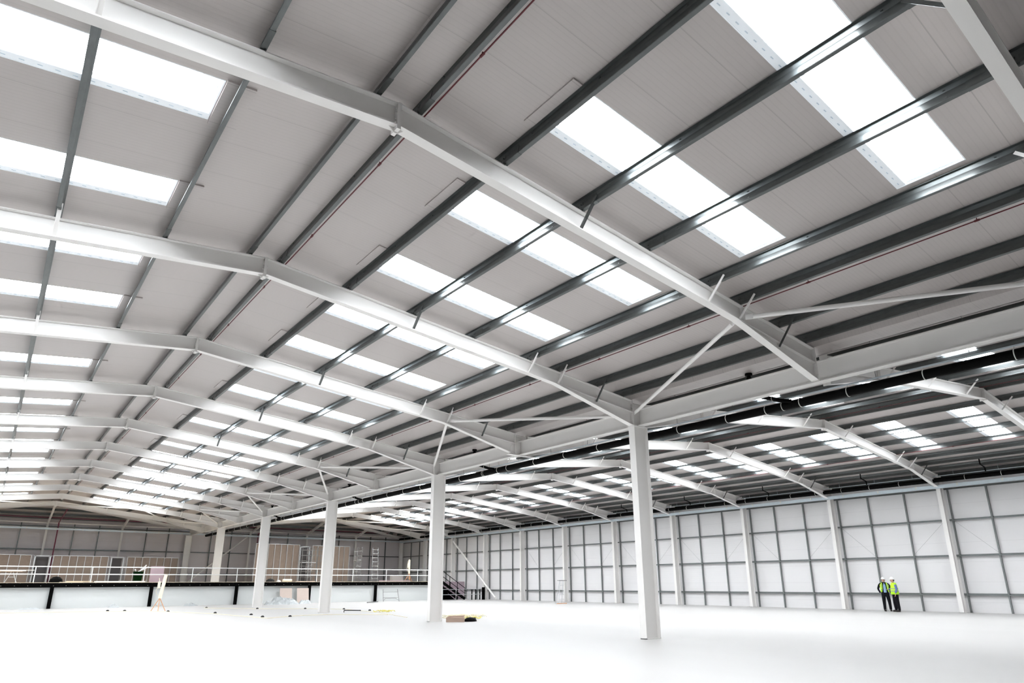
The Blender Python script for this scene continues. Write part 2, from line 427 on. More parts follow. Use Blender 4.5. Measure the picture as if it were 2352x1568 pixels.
# ------------------------------------------------------------------ valley: columns, beam, gutter
def hcolumn(name, x, y, z0, z1, fw_, dep, lab, group, axis=0, base=True):
    """H section: flanges face along X (axis 0) or along Y (axis 1)"""
    t = thing(name, (x, y, z0), lab, 'column', group)
    m = MB(); h = z1-z0
    def bx(a, b_, c, d, e, f):
        if axis == 0: m.box(a, b_, c, d, e, f)
        else: m.box(c, d, a, b_, e, f)
    bx(-dep/2, -dep/2+.02, -fw_/2, fw_/2, 0, h); bx(dep/2-.02, dep/2, -fw_/2, fw_/2, 0, h); bx(-dep/2+.02, dep/2-.02, -.007, .007, 0, h)
    m.build('shaft', WHITE, t, local=True)
    m = MB(); bx(-dep/2-.0, dep/2+.0, -fw_/2, fw_/2, 0, .02); 
    if base: m.build('base_plate', WHITE, t, local=True)
    return t
cols = [2, 4, 6, 8, 10, 12]
for n_, k in enumerate(cols):
    y = B*k if k < 12 else YE-.1
    z0 = 0 if k < 9 else 1.78
    lab = {2: 'tall white steel column nearest the camera, in the middle of the hall', 4: 'white steel column, second from the camera, with a cardboard box at its foot',
           6: 'white steel column, third from the camera, yellow cable at its foot', 8: 'white steel column just in front of the raised deck',
           10: 'white steel column standing on the raised deck behind the guard rail', 12: 'pale column against the far wall under the valley beam'}[k]
    t = hcolumn('valley_column', 0, y, z0, ZV, .24, .62, lab, 'white columns under the valley beam')
    c = MB().box(-.33, .33, -.13, .13, ZV-z0-.02, ZV-z0).build('cap_plate', WHITE, t, local=True)
    tag(t, lab, 'column', 'white columns under the valley beam')
for j, k in enumerate([-2]+cols[:-1]):
    y0 = B*k; y1 = y0+12 if k > 0 else 12.0
    if k == 10: y1 = YE-.1
    y0 += .01; y1 -= .01
    where = {-2: 'running out of the photo at the right, above the nearest column', 2: 'from the nearest column to the second', 4: 'from the second column to the third', 6: 'from the third column to the fourth',
             8: 'from the fourth column to the one on the deck', 10: 'from the deck column to the far wall'}[k]
    t = thing('valley_beam', (0, y0, ZV), 'deep white beam in the roof valley %s' % where, 'beam', 'white beams along the roof valley')
    m = MB(); m.box(-.008, .008, y0+.1, y1-.1, ZV+.0, ZV+.53)
    m.box(-.12, .12, y0+.12, y1-.12, ZV+.0, ZV+.024); m.box(-.12, .12, y0+.12, y1-.12, ZV+.51, ZV+.534); m.build('girder', WHITE, t)
    for yy in (y0, (y0+y1)/2):
        m = MB(); m.box(-.28, .28, yy-.006, yy+.006, ZV+.0, ZV+.74); m.build('stiffener', WHITE, t)
    ym = (y0+y1)/2
    m = MB().box(-.62, .62, ym-.1, ym+.1, ZV-.03, ZV-.006); m.build('seat_plate', WHITE, t)
    for sx in (-1, 1):
        m = MB().prism([(sx*.03, ZV+.02), (sx*.03, ZV+.62), (sx*.5, ZV+.3), (sx*.5, ZV+.02)], 1, ym-.02, ym-.01); m.build('gusset', WHITE, t)
t = thing('valley_gutter', (0, Y0, 7.0), 'grey metal gutter trough lying in the valley between both roof spans', 'gutter')
m = MB(); prof = [(-.41, zc(-.5)-.04), (-.34, 7.115), (.34, 7.115), (.41, zc(.5)-.04)]
for (xa, za), (xb, zb) in zip(prof, prof[1:]): m.bar((xa, Y0, za), (xa, Y0, za-.001), .001, .001) if False else m.add([(xa,Y0,za),(xb,Y0,zb),(xb,YE,zb),(xa,YE,za),(xa,Y0,za+.02),(xb,Y0,zb+.02),(xb,YE,zb+.02),(xa,YE,za+.02)], [(3,2,1,0),(4,5,6,7),(0,1,5,4),(1,2,6,5),(2,3,7,6),(3,0,4,7)])
m.build('trough', ROOF, t)
m = MB()
for i in range(14): m.box(-.33, .33, B*i+.2-.006, B*i+.2+.006, 7.11, 7.135)
m.build('joint_seal', DARK, t)

# plan bracing tubes beside the valley
def brace(p0, p1, r, lab, grp='white bracing tubes', mt=WHITE):
    t = MB(); p0, p1 = Vector(p0), Vector(p1); d = (p1-p0).normalized()
    t.tube(p0+d*.16, p1-d*.16, r, 12); t.bar(p0, p0+d*.24, .015, r*2.2); t.bar(p1-d*.24, p1, .015, r*2.2)
    return tag(t.build('bracing_tube', mt, smooth=False), lab, 'brace', grp)
def zn(x): return ztop(x)-.27
xn = RA+8.6
for k in range(0, 11):
    if k % 2 == 0: p0, p1 = (-.42, B*k+.25, 6.62), (xn, B*(k+1)-.12, zn(xn)); w_ = 'from the valley out to rafter %s' % NUM[k+1]
    else: p0, p1 = (xn, B*k+.12, zn(xn)), (-.42, B*(k+1)-.25, 6.62); w_ = 'from rafter %s back to the valley' % NUM[k]
    if k == 0: p0 = (-.42, .4, 6.9)
    brace(p0, p1, .052, 'white tube brace left of the valley, %s' % w_)
for k in (9,):
    for (a, b_) in ((RA+.1, RA+5.4), (RA+5.5, RA+8.5), (RA-.1, RA-5.4), (RB+.1, RB+5.4), (RB+5.5, RB+10.8)):
        ya, yb = (B*11-.1, B*10+.15) if abs(abs(b_-a)-5.3) < .1 else (B*10+.15, B*11-.15)
        nm = {RA+.1: 'right of the left ridge', RA+5.5: 'half way down toward the valley', RA-.1: 'left of the left ridge', RB+.1: 'right of the right ridge', RB+5.5: 'half way down toward the right wall'}[a]
        brace((a, ya, ztop(a)-.25), (b_, yb, ztop(b_)-.25), .045, 'thin white tube brace between the last two rafters, %s' % nm)

# ------------------------------------------------------------------ rainwater pipes
def ring(m, c, r, a0=0, a1=2*math.pi, n=14, rr=.008, ax=1):
    pts = []
    for i in range(n+1):
        t_ = a0+(a1-a0)*i/n; pts.append((c[0]+r*math.cos(t_), c[1], c[2]+r*math.sin(t_)))
    m.path(pts, rr, 5)
PX_, PZ_, PR_ = .70, 6.10, .115
t = thing('rainwater_pipe', (PX_, -4, PZ_), 'thick black rainwater pipe hung along the valley behind the columns', 'pipe')
MB().tube((PX_, -4, PZ_), (PX_, 68, PZ_), PR_, 20).build('pipe_run', BLACK, t, smooth=False)
MB().box(PX_-.02, PX_+.02, -4, 68, PZ_+.17, PZ_+.205).build('support_rail', GALV_L, t)
OUT = [7.4, 20.8, 33.6, 47.0]
ys = [2.2+1.75*i for i in range(0, 37)]
ys += [o+d for o in OUT for d in (-.45, .55)]
for y in sorted(ys):
    m = MB(); ring(m, (PX_, y, PZ_), PR_+.006, n=16, rr=.011); m.tube((PX_, y, PZ_+PR_), (PX_, y, PZ_+.2), .008, 6); m.build('pipe_clip', CLIP, t)
for i in range(34): MB().tube((PX_, 1.0+2*i, PZ_+.2), (PX_, 1.0+2*i, ztop(PX_)+.2), .006, 5).build('hanger_rod', GALV, t)
for j, y in enumerate(OUT):
    b_ = thing('gutter_outlet_pipe', (0, y, 6.3), 'black branch pipe from the valley gutter to the thick pipe, %s from camera' % ORD[j+1], 'pipe', 'black branch pipes of the valley gutter')
    b_['_at'] = (0.0, float(y), 6.3)
    MB().path([(PX_-.1, y-.25, PZ_+.06), (.5, y+.0, 6.22), (.25, y+.6, 6.46), (.25, y+.7, 6.6)], .055, 10).build('branch', BLACK, b_)
    MB().path([(.25, y+.7, 6.56), (.25, y+.7, 7.1)], .05, 10).tube((.25, y+.7, 7.05), (.25, y+.7, 7.11), .1, 12).tube((.25, y+.7, 6.95), (.25, y+.7, 6.98), .075, 10).build('outlet', BLACK, b_)
    m = MB()
    for f in (.3, .7):
        ring(m, (.5-.25*f, y+.6*f, 6.22+.24*f), .066, n=12, rr=.007)
    m.build('pipe_clip', CLIP, b_)
EX, EZ = 23.45, 6.69
t = thing('eaves_rainwater_pipe', (EX, 2, EZ), 'black rainwater pipe hung along the top of the right wall', 'pipe')
MB().tube((EX, 2, EZ), (EX, 71, EZ), .12, 16).build('pipe_run', BLACK, t)
MB().box(EX-.02, EX+.02, 2, 71, EZ+.19, EZ+.22).build('support_rail', GALV_L, t)
for i in range(40):
    y = 7.3+1.6*i; m = MB(); ring(m, (EX, y, EZ), .126, n=14, rr=.011); m.build('pipe_clip', CLIP, t)
for i in range(34): MB().tube((EX, 3.0+2*i, EZ+.2), (EX, 3.0+2*i, ztop(EX)+.2), .006, 5).build('hanger_rod', GALV_L, t)
for j, y in enumerate((9.4, 15.2, 21.3, 27.4, 33.4)):
    m = MB().path([(22.3, y, 7.46), (22.3, y, 7.1), (22.9, y, 6.98), (22.9, y, 6.8)], .03, 8)
    tag(m.build('bent_outlet_pipe', BLACK), 'small bent black pipe under the right eaves, %s from the photo edge' % ORD[j+1], 'pipe', 'bent black pipes under the right eaves')

for nm_, x_, z0_, z1_ in (('eaves_beam', 24.46, 6.74, 7.02), ('eaves_angle', 24.30, 7.0, 7.2)):
    m = MB().box(x_, x_+.012, 2, YE, z0_, z1_).box(x_-.08, x_, 2, YE, z0_, z0_+.01)
    tag(m.build(nm_, GALV), 'dark galvanised %s beam running along the top edge of the right wall' % ('lower' if z0_ < 6.9 else 'upper'), 'beam')
# cable trays
t = thing('cable_tray', (23.75, 2, 6.28), 'pale grey cable tray running along the top of the right wall columns', 'cable tray')
MB().box(23.70, 23.715, 2, YE-.6, 6.29, 6.47).box(23.70, 23.82, 2, YE-.6, 6.285, 6.295).build('tray', GALV_L, t)
for i in range(34):
    y = 3+2.0*i; MB().box(23.69, 23.72, y-.04, y+.04, 6.36, 6.50).build('coupler', CLIP, t)
t = thing('far_cable_tray', (0, YE-.75, 6.3), 'pale blue-grey cable tray running across the far wall in front of its columns', 'cable tray')
MB().box(XL+1, 23.8, YE-.76, YE-.745, 6.36, 6.50).box(XL+1, 23.8, YE-.76, YE-.64, 6.35, 6.362).build('tray', GALV_L, t)
for i in range(22):
    x = XL+2+2.1*i; MB().box(x-.03, x+.03, YE-.78, YE-.74, 6.34, 6.52).build('coupler', CLIP, t)
tag(MB().tube((XL, YE-.3, 6.98), (XW-.6, YE-.3, 6.98), .07, 10).build('eaves_tube', WHITE), 'long pale tube along the far wall above the cable tray', 'tube')

# red pipes
def redpipe(x, y0, y1, dz, lab, r=.012):
    t = thing('red_pipe', (x, y0, ztop(x)+dz), lab, 'pipe', 'thin red pipes under the roof')
    MB().tube((x, y0, ztop(x)+dz), (x, y1, ztop(x)+dz), r, 8).build('pipe_run', RED, t)
    n = int((y1-y0)/3.0)
    for i in range(n):
        y = y0+1.4+3.0*i; MB().tube((x, y-.04, ztop(x)+dz), (x, y+.04, ztop(x)+dz), r*1.7, 8).tube((x, y, ztop(x)+dz), (x, y, ztop(x)+dz+.05), .008, 5).build('pipe_clip', RED, t)
redpipe(RA+.42, -6, 65.5, .03, 'thin red pipe beside the ridge of the left roof span')
redpipe(RA+8.62, -6, 65.5, .01, 'thin red pipe under the purlin left of the valley')
redpipe(RB-.45, 2, 65.5, .0, 'thin red pipe beside the ridge of the right roof span')
redpipe(RB-8.5, 2, 65.5, .0, 'thin red pipe under the purlin right of the valley')
redpipe(RB+6.9, 2, 65.5, .0, 'thin red pipe half way down to the right wall')
for xr, xa, xb, n_ in ((RA, XL+1.5, -1.5, 'left'), (RB, 1.5, XW-3, 'right')):
    z = ze_end(xr, 70.6)-.05
    tag(MB().tube((xa, 70.6, z), (xb, 70.6, z), .035, 8).build('red_cross_pipe', MAROON), 'dark red pipe crossing the sloping far end of the %s roof span' % n_, 'pipe')
t = thing('red_riser_pipe', (-11.1, 71.3, 1.8), 'dark red riser pipe beside the column under the left ridge', 'pipe')
MB().path([(-11.1, 71.52, 1.76), (-11.1, 71.52, 7.0), (-11.0, 66.6, 7.75)], .05, 8).build('pipe_run', MAROON, t)
t = thing('red_riser_pipe', (6.7, 71.3, 1.8), 'dark red riser pipe beside the pale column left of the tall board partitions', 'pipe')
MB().path([(6.7, 71.52, 1.76), (6.7, 71.52, 6.7), (7.3, 69.6, 7.2)], .05, 8).build('pipe_run', MAROON, t)

# ------------------------------------------------------------------ right wall
for k in range(1, 13):
    y = B*k if k < 12 else YE-.2
    lab = ('white column on the right wall at the far corner' if k == 12 else
           'white column on the right wall, %s' % ('beyond the photo edge' if k == 1 else 'rightmost one in the photo' if k == 2 else '%s from the right edge of the photo' % ORD[k-1]))
    z0 = 0
    t = hcolumn('wall_column', 24.12, y, z0, 7.0 if k < 12 else 6.9, .2, .46, lab, 'white columns along the right wall')
RZ = [.88, 2.82, 4.66, 6.3]
for j, z in enumerate(RZ):
    m = MB(); x = 24.44
    m.box(x, x+.12, 2, YE, z-.004, z+.004); m.box(x, x+.008, 2, YE, z-.045, z); m.box(x+.15, x+.158, 2, YE, z, z+.06)
    tag(m.build('wall_rail', GALV_W), 'horizontal galvanised rail along the right wall, %s' % ['lowest of four', 'second up from the floor', 'third up from the floor', 'topmost, just under the cable tray'][j], 'rail', 'horizontal rails on the right wall')
n_ = 0
for i in range(4, 36):
    y = 2.0*i; 
    col = i % 3 == 0
    if col: y -= .22
    kk = i//3                       # column number just before
    if y > YE-.6: continue
    if col: lab = 'galvanised post tight against right wall column %s from the photo edge' % NUM[max(kk-1, 0)]
    else: lab = 'galvanised post in right wall bay %s from the photo edge, %s of two' % (NUM[kk], 'right' if i % 3 == 1 else 'left')
    m = MB(); m.box(24.46, 24.475, y-.035, y+.035, 0, 6.3); m.box(24.475, 24.56, y+.025, y+.035, 0, 6.3); m.box(24.475, 24.56, y-.035, y-.025, 0, 6.3)
    tag(m.build('wall_post', GALV_W), lab, 'post', 'vertical posts on the right wall')
for k in range(2, 9):
    for q, (ya, za, yb, zb) in enumerate(((B*k-.3, 4.6, B*k-2+.0, 2.9), (B*k-4, 2.9, B*k-6+.2, 4.6))):
        if yb < 6: continue
        tag(MB().tube((24.452, ya, za), (24.452, yb, zb), .005, 5).build('tie_wire', TUBE), 'thin diagonal tie wire in bay %s of the right wall, %s one' % (NUM[k-1], 'left' if q == 0 else 'right'), 'wire', 'diagonal tie wires on the right wall')
brace((23.72, 59.5, 5.95), (23.72, 51.6, .1), .09, 'long white diagonal tube brace leaning against the right wall near the stairs', 'white bracing tubes')

# ------------------------------------------------------------------ far wall
fx = [-17.8, -11.9, -5.95, 6.0, 12.2, 18.1]
fn = ['leftmost, beyond the photo edge', 'under the left ridge', 'between the left ridge and the valley', 'right of the valley, next to the red riser', 'under the right ridge', 'between the right ridge and the corner']
for x, n_ in zip(fx, fn):
    hcolumn('far_wall_column', x, YE-.15, 1.78, 6.98, .16, .2, 'pale column on the dark far wall, %s' % n_, 'pale columns along the far wall', axis=1, base=False)
for j, z in enumerate((2.6, 4.72, 6.72)):
    m = MB(); m.box(XL, XW-.1, YE+.26, YE+.4, z-.004, z+.004); m.box(XL, XW-.1, YE+.26, YE+.268, z-.09, z)
    tag(m.build('far_wall_rail', GALV), 'horizontal dark rail across the far wall, %s' % ['lowest, behind the guard rail', 'middle one', 'topmost, behind the cable tray'][j], 'rail', 'rails on the far wall')
fy = [x for i in range(24) for x in [-23.8+2.0*i] if x < 24.2 and min(abs(x-c) for c in fx+[0.0]) > .3]
for i, x in enumerate(fy):
    z1 = 7.0
    tag(MB().box(x-.04, x+.04, YE+.22, YE+.34, 1.78, z1).build('far_wall_post', GALV), 'slim dark post on the far wall, %s from the left end' % ORD[i+1], 'post', 'vertical posts on the far wall')
brace((5.8, YE-.4, 6.5), (.4, YE-.4, 1.8), .07, 'white diagonal tube brace on the far wall behind the deck column', 'white bracing tubes')

# ------------------------------------------------------------------ raised deck
DZ, DY = 1.74, 55.6
t = thing('raised_deck', (0, DY, 0), 'long raised deck with black edge beam and pale panels below, across the far end', 'mezzanine')
XD = 18.6
MB().box(XL+.1, XD, DY, DY+.14, 1.40, DZ-.03).build('edge_beam', BLKST, t)
MB().box(XL+.1, XD, DY-.06, YE+.4, DZ-.03, DZ).build('deck_board', WOODP, t)
m = MB(); 
for i in range(57):
    x = -22.6+.73*i
    m.tube((x, DY-.012, 1.52), (x, DY, 1.52), .018, 6); m.tube((x+.3, DY-.012, 1.68), (x+.3, DY, 1.68), .009, 6)
m.build('bolt_row', BOLT, t)
for x in (-17.9, -11.7, -5.5, .65, 6.7, 12.95):
    MB().box(x-.11, x+.11, DY, DY+.2, 0, 1.40).build('stub_post', BLKST, t)
MB().box(XL+.1, XD, DY+.3, DY+.36, 0, 1.42).build('infill_panel', PLASTER, t)
g = thing('guard_rail', (0, DY+.05, DZ), 'two-rail pale guard rail along the edge of the raised deck', 'railing')
for z in (1.06, .55): MB().tube((XL+.5, DY+.05, DZ+z), (XD-.1, DY+.05, DZ+z), .036, 8).build('rail', RAILW, g)
for i in range(13):
    x = -22.9+3.35*i
    if x < XD: MB().tube((x, DY+.05, DZ), (x, DY+.05, DZ+1.06), .032, 8).build('post', RAILW, g)
for j, x in enumerate((4.05, 5.5)):
    tag(MB().bar((x+.55, DY-.35, 0.02), (x+.55, DY-.08, 1.22), 1.02, .02, (0, 1, 0)).build('leaning_board', BOARD_L), 'pale brown board leaning under the deck edge, %s of the two' % ('left' if j == 0 else 'right'), 'board', 'boards leaning under the deck')
# partitions of studs and brown board
def partition(x0, x1, y, z1, n, lab):
    t = thing('stud_partition', ((x0+x1)/2, y, DZ), lab, 'partition', 'stud partitions on the deck')
    MB().box(x0, x1, y+.08, y+.1, DZ, z1-.03).build('board', BOARD, t)
    MB().box(x0-.02, x1+.02, y, y+.08, z1-.05, z1).build('head_track', ALU, t)
    for i in range(n+1):
        x = x0+(x1-x0)*i/n; MB().box(x-.022, x+.022, y, y+.07, DZ, z1-.05).build('stud', ALU, t)
partition(-17.2, -12.75, 68.0, 4.02, 6, 'low brown board partition with metal studs at the left edge of the photo')
partition(-11.2, -7.15, 68.0, 4.0, 7, 'low brown board partition behind the guard rail, second from the left edge')
partition(-5.65, -1.45, 68.0, 3.98, 7, 'low brown board partition beside the green bin')
partition(5.1, 9.5, 66.5, 5.45, 7, 'tall brown board partition seen between the second and third hall columns on the left')
partition(10.9, 15.0, 66.5, 5.42, 7, 'tall brown board partition behind the third hall column, scaffold towers beside it')
# frames beside partitions
for j, (x0, x1, y, z1) in enumerate(((-12.6, -11.3, 68.2, 3.98), (-7.0, -5.8, 68.2, 3.97), (9.6, 10.8, 66.8, 5.3))):
    t = thing('open_stud_frame', ((x0+x1)/2, y, DZ), 'dark open stud frame %s' % ['left of the second low partition, under the left ridge', 'between the second and third low partitions', 'between the two tall partitions'][j], 'frame', 'open frames between partitions')
    for x in (x0+.12, x1-.12): MB().box(x-.05, x+.05, y, y+.1, DZ, z1).build('stud', ALU, t)
    MB().box(x0, x1, y, y+.08, z1-.07, z1).build('head_track', ALU, t)
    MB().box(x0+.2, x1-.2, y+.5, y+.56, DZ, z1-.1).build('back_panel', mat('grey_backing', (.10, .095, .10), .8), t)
# green waste bin with offcuts
t = thing('waste_bin', (-5.85, 60.2, DZ), 'dark green waste bin full of white offcuts behind the guard rail', 'bin')
m = MB(); m.add([(-.26,-.26,0),(.26,-.26,0),(.26,.26,0),(-.26,.26,0),(-.31,-.31,.8),(.31,-.31,.8),(.31,.31,.8),(-.31,.31,.8)], [(3,2,1,0),(0,1,5,4),(1,2,6,5),(2,3,7,6),(3,0,4,7)]); m.box(-.34, .34, -.34, .34, .78, .84)
m.build('body', GREEN, t, local=True)
tag(MB().tube((-5.9, 60.2, DZ+.8), (-5.2, 60.0, DZ+1.2), .05, 6).tube((-5.8, 60.25, DZ+.8), (-5.35, 60.1, DZ+1.35), .05, 6).tube((-6.02, 60.2, DZ+.8), (-6.12, 60.1, DZ+1.0), .05, 6).build('offcuts', SHEET), 'white offcuts sticking out of the green bin', 'offcuts', kind='stuff')
tag(MB().box(-4.95, -3.95, 60.4, 60.44, DZ, DZ+1.28).build('pink_board', PINK), 'pink plasterboard sheet standing upright on the deck', 'board')
# trestle table
t = thing('trestle_table', (-14.0, 60.5, DZ), 'trestle with white sheets laid on top, behind the guard rail at the left edge', 'table')
for sx in (-1, 1):
    MB().tube((sx*.0+.05*sx, 0, .78), (sx*.35, -.2, 0), .02, 6).tube((.05*sx, 0, .78), (sx*.35, .2, 0), .02, 6).build('leg', ALU, t, local=True)
MB().box(-.22, .22, -.21, -.17, .38, .42).build('spreader', ALU, t, local=True)
MB().box(-1.4, .6, -.3, .3, .78, .82).build('top', BOARD_L, t, local=True)
tag(MB().box(-15.2, -13.2, 60.1, 60.9, DZ+.82, DZ+.88).box(-14.9, -12.7, 60.2, 60.8, DZ+.88, DZ+.91).build('sheet_stack', SHEET), 'white sheets stacked on the trestle', 'sheets')
tag(MB().ball((0, 0, 0), .42, .3, .38, 10, 6, -.1).build('black_sack', BLACK), 'rounded black sack on the deck edge below the left ridge', 'sack').location = (-11.5, 56.6, DZ)
tag(MB().box(-11.3, -9.9, 56.1, 56.9, DZ, DZ+.03).box(-10.9, -9.3, 56.3, 57.0, DZ+.03, DZ+.1).build('timber_packs', WOODP), 'pale timber lying on the deck right of the black sack', 'timber')
tag(MB().box(-9.1, -5.9, 56.2, 57.4, DZ, DZ+.09).build('board_pack', SHEET), 'white board pack lying flat on the deck', 'boards')
tag(MB().ball((0, 0, 0), .38, .3, .25, 9, 5, -.1).build('dark_bag', DARK), 'dark bag on the deck right of the fourth hall column', 'bag').location = (3.6, 56.6, DZ)
tag(MB().ball((0, 0, 0), .2, .2, .14, 8, 5, -.1).build('white_bag', SHEET), 'small white bag beside the dark bag on the deck', 'bag').location = (4.25, 56.5, DZ)
tag(MB().tube((4.6, 56.5, DZ+.12), (5.4, 56.6, DZ+.12), .11, 8).build('cream_roll', CREAM), 'cream roll lying on the deck edge', 'roll')
tag(MB().box(6.0, 7.4, 56.3, 57.2, DZ, DZ+.06).build('flat_board', BOARD_L), 'flat pale board on the deck right of the cream roll', 'board')
tag(MB().box(14.0, 16.8, 56.2, 57.2, DZ, DZ+.1).build('wrapped_pack', PINK), 'low wrapped pack lying on the deck near its right end', 'pack')
tag(MB().box(18.6-1.9, 18.6-.7, 59.6, 60.2, DZ, DZ+.62).build('grey_crate', mat('grey_crate', (.3, .29, .29), .7)), 'grey crate on the deck at its right end behind the guard rail', 'crate')
# scaffold towers
def tower(x, y, z1, w_, lab, platform=None):
    t = thing('scaffold_tower', (x, y, DZ), lab, 'scaffold', 'scaffold towers on the deck')
    for sx in (0, w_):
        for sy in (0, .8): MB().tube((x+sx, y+sy, DZ), (x+sx, y+sy, z1), .03, 6).build('standard', TUBE, t)
    z = DZ+.5; i = 0
    while z < z1:
        MB().tube((x, y, z), (x+w_, y, z), .022, 6).tube((x, y+.8, z), (x+w_, y+.8, z), .022, 6).build('rung', TUBE, t); z += .52
    if platform:
        MB().box(x, x+w_*1.0, y, y+.8, platform, platform+.06).build('platform', ALU, t)
        MB().tube((x, y, platform-.7), (x+w_, y, platform), .022, 6).build('diagonal', TUBE, t)
tower(9.1, 64.5, 5.15, 1.5, 'scaffold tower in the gap between the two tall partitions', 3.6)
tower(10.9, 64.2, 5.1, 1.1, 'scaffold tower in front of the tall partition behind the third hall column')
tower(14.7, 63.8, 5.2, .5, 'narrow scaffold tower right of the third hall column', 3.9)
t = thing('ladder', (16.6, 64.0, DZ), 'upright aluminium ladder frame on the deck right of the narrow scaffold', 'ladder')
for x in (0, .65): MB().tube((x, 0, 0), (x, .2, 3.5), .025, 6).build('stile', ALU, t, local=True)
for i in range(8): MB().tube((0, .02*i, .35+.42*i), (.65, .02*i, .35+.42*i), .022, 6).build('rung', ALU, t, local=True)

# tripod work lights
def tripod(x, y, z, h, lean, lab, foot=.42):
    t = thing('tripod_light', (x, y, z), lab, 'work light', 'tripod work lights')
    for a in (20, 140, 260):
        ca, sa = math.cos(math.radians(a)), math.sin(math.radians(a))
        MB().tube((0, 0, .78), (foot*ca*1.1, foot*sa, .0), .022, 6).tube((foot*.55*ca, foot*.55*sa, .4), (0, 0, .28), .009, 5).build('leg', COPPER, t, local=True)
    MB().tube((0, 0, .2), (0, 0, .8), .022, 8).build('stand', COPPER, t, local=True)
    MB().tube((0, 0, .75), (lean, 0, h), .105, 12).tube((lean, 0, h), (lean*1.02, 0, h+.03), .07, 10).build('lamp_tube', CREAM, t, local=True)
    MB().box(-.22, -.08, -.06, .06, 1.35, 1.75).tube((-.15, 0, 1.75), (-.19, 0, 1.95), .02, 6).path([(-.2, 0, 1.4), (-.28, 0, 1.2), (-.2, 0, 1.0), (-.06, 0, .9)], .012, 6).build('ballast_box', CREAM, t, local=True)
    return t
tripod(-6.8, 45.2, 0, 2.15, .16, 'cream tube work light on orange tripod legs, standing on the white floor')
tripod(18.0, 58.6, DZ, 2.1, -.03, 'cream tube work light on a tripod, standing on the raised deck')

# ------------------------------------------------------------------ stairs and enclosure by the right end of the deck
t = thing('steel_stairs', (19.4, 55.4, 0), 'black steel stairs going down from the deck, seen right of the second hall column', 'stairs')
x0, x1 = 19.6, 22.3
for j, y in enumerate((54.9, 56.2)):
    MB().bar((x0, y, DZ-.05), (x1, y, .08), .05, .26).build('stringer', BLKST, t)
    m = MB().tube((x0, y, DZ+1.0), (x1, y, 1.1), .03, 6).tube((x0, y, DZ+.5), (x1, y, .6), .022, 6); m.tube((x1, y, 1.1), (x1, y, 0), .03, 6); m.build('handrail', BLKST, t)
    for f in (0, .33, .66): MB().tube((x0+(x1-x0)*f, y, DZ-(DZ-.1)*f), (x0+(x1-x0)*f, y, DZ+1.0-(DZ-.1)*f), .028, 6).build('baluster', BLKST, t)
for i in range(8): MB().box(x0+.33*i, x0+.33*i+.3, 54.9, 56.2, DZ-.22-.2*i, DZ-.18-.2*i).build('tread', BLKST, t)
MB().box(XD, x0+.1, 54.9, 57.2, DZ-.25, DZ).build('landing', BLKST, t)
tag(MB().prism([(18.7, 0), (22.1, 0), (20.7, 1.0), (20.3, 1.42), (18.7, 1.45)], 1, 56.4, 56.46).build('under_stair_panel', BLKST), 'black panel closing the space behind the stairs', 'panel')
tag(MB().box(20.6, 24.3, 58.0, 58.1, 0, 1.72).build('pink_partition', PINK), 'long low pink board wall behind the stairs', 'partition')
t = thing('floor_guard_rail', (21.5, 53.6, 0), 'low two-rail guard in front of the stairs', 'railing')
for z in (1.0, .52): MB().tube((18.9, 53.6, z), (23.5, 53.6, z), .025, 6).build('rail', ALU, t)
for x in (18.9, 20.4, 21.9): MB().tube((x, 53.6, 0), (x, 53.6, 1.0), .025, 6).build('post', ALU, t)
for x in (22.35, 22.8, 23.3): MB().box(x-.04, x+.04, 53.7, 53.78, 0, .98).build('infill_post', BLKST, t)
tag(MB().box(23.3, 23.55, 53.2, 53.4, 0, 1.18).build('black_post', BLKST), 'short black post in front of the white wall column by the stairs', 'post')

# ------------------------------------------------------------------ ladders and frames on the floor
t = thing('folding_ladder', (20.0, 38.1, 0), 'aluminium folding ladder standing open by the right wall', 'ladder')
for a, b_ in (((-.32, -.1, 0), (-.05, 0, 1.7)), ((.3, -.1, 0), (.3, 0, 1.7)), ((-.1, .5, 0), (.02, .1, 1.7)), ((.5, .5, 0), (.38, .1, 1.7))): MB().tube(a, b_, .02, 6).build('stile', ALU, t, local=True)
for i in range(4):
    f = (i+1)/5; MB().tube((-.32+.27*f, -.1+.1*f, 1.7*f), (.3, -.1+.1*f, 1.7*f), .016, 6).build('rung', ALU, t, local=True)
MB().box(-.22, .62, -.06, .14, 1.7, 1.75).build('top_step', TUBE, t, local=True)
MB().box(-.5, .5, -.14, -.06, 0, .05).build('foot_bar', COPPER, t, local=True)
t = thing('metal_trestle', (13.9, 54.6, 0), 'pale open metal frame leaning under the deck edge, right of the third hall column', 'frame')
for x in (-.75, .72): MB().tube((x*1.0, 0, 1.05), (x*1.08, -.3, 0), .025, 6).build('upright', TUBE, t, local=True)
for z in (.82, .32): MB().tube((-.78, -.1, z), (.75, -.1, z), .02, 6).build('cross_bar', TUBE, t, local=True)
MB().path([(-.78, -.25, .1), (-.5, -.1, .28), (.5, -.1, .28), (.76, -.25, .1)], .016, 6).build('hoop', TUBE, t, local=True)
tag(MB().tube((10.2, 51.6, .04), (12.1, 53.4, .04), .04, 6).build('loose_tube', TUBE), 'grey tube lying on the floor before the deck', 'tube')

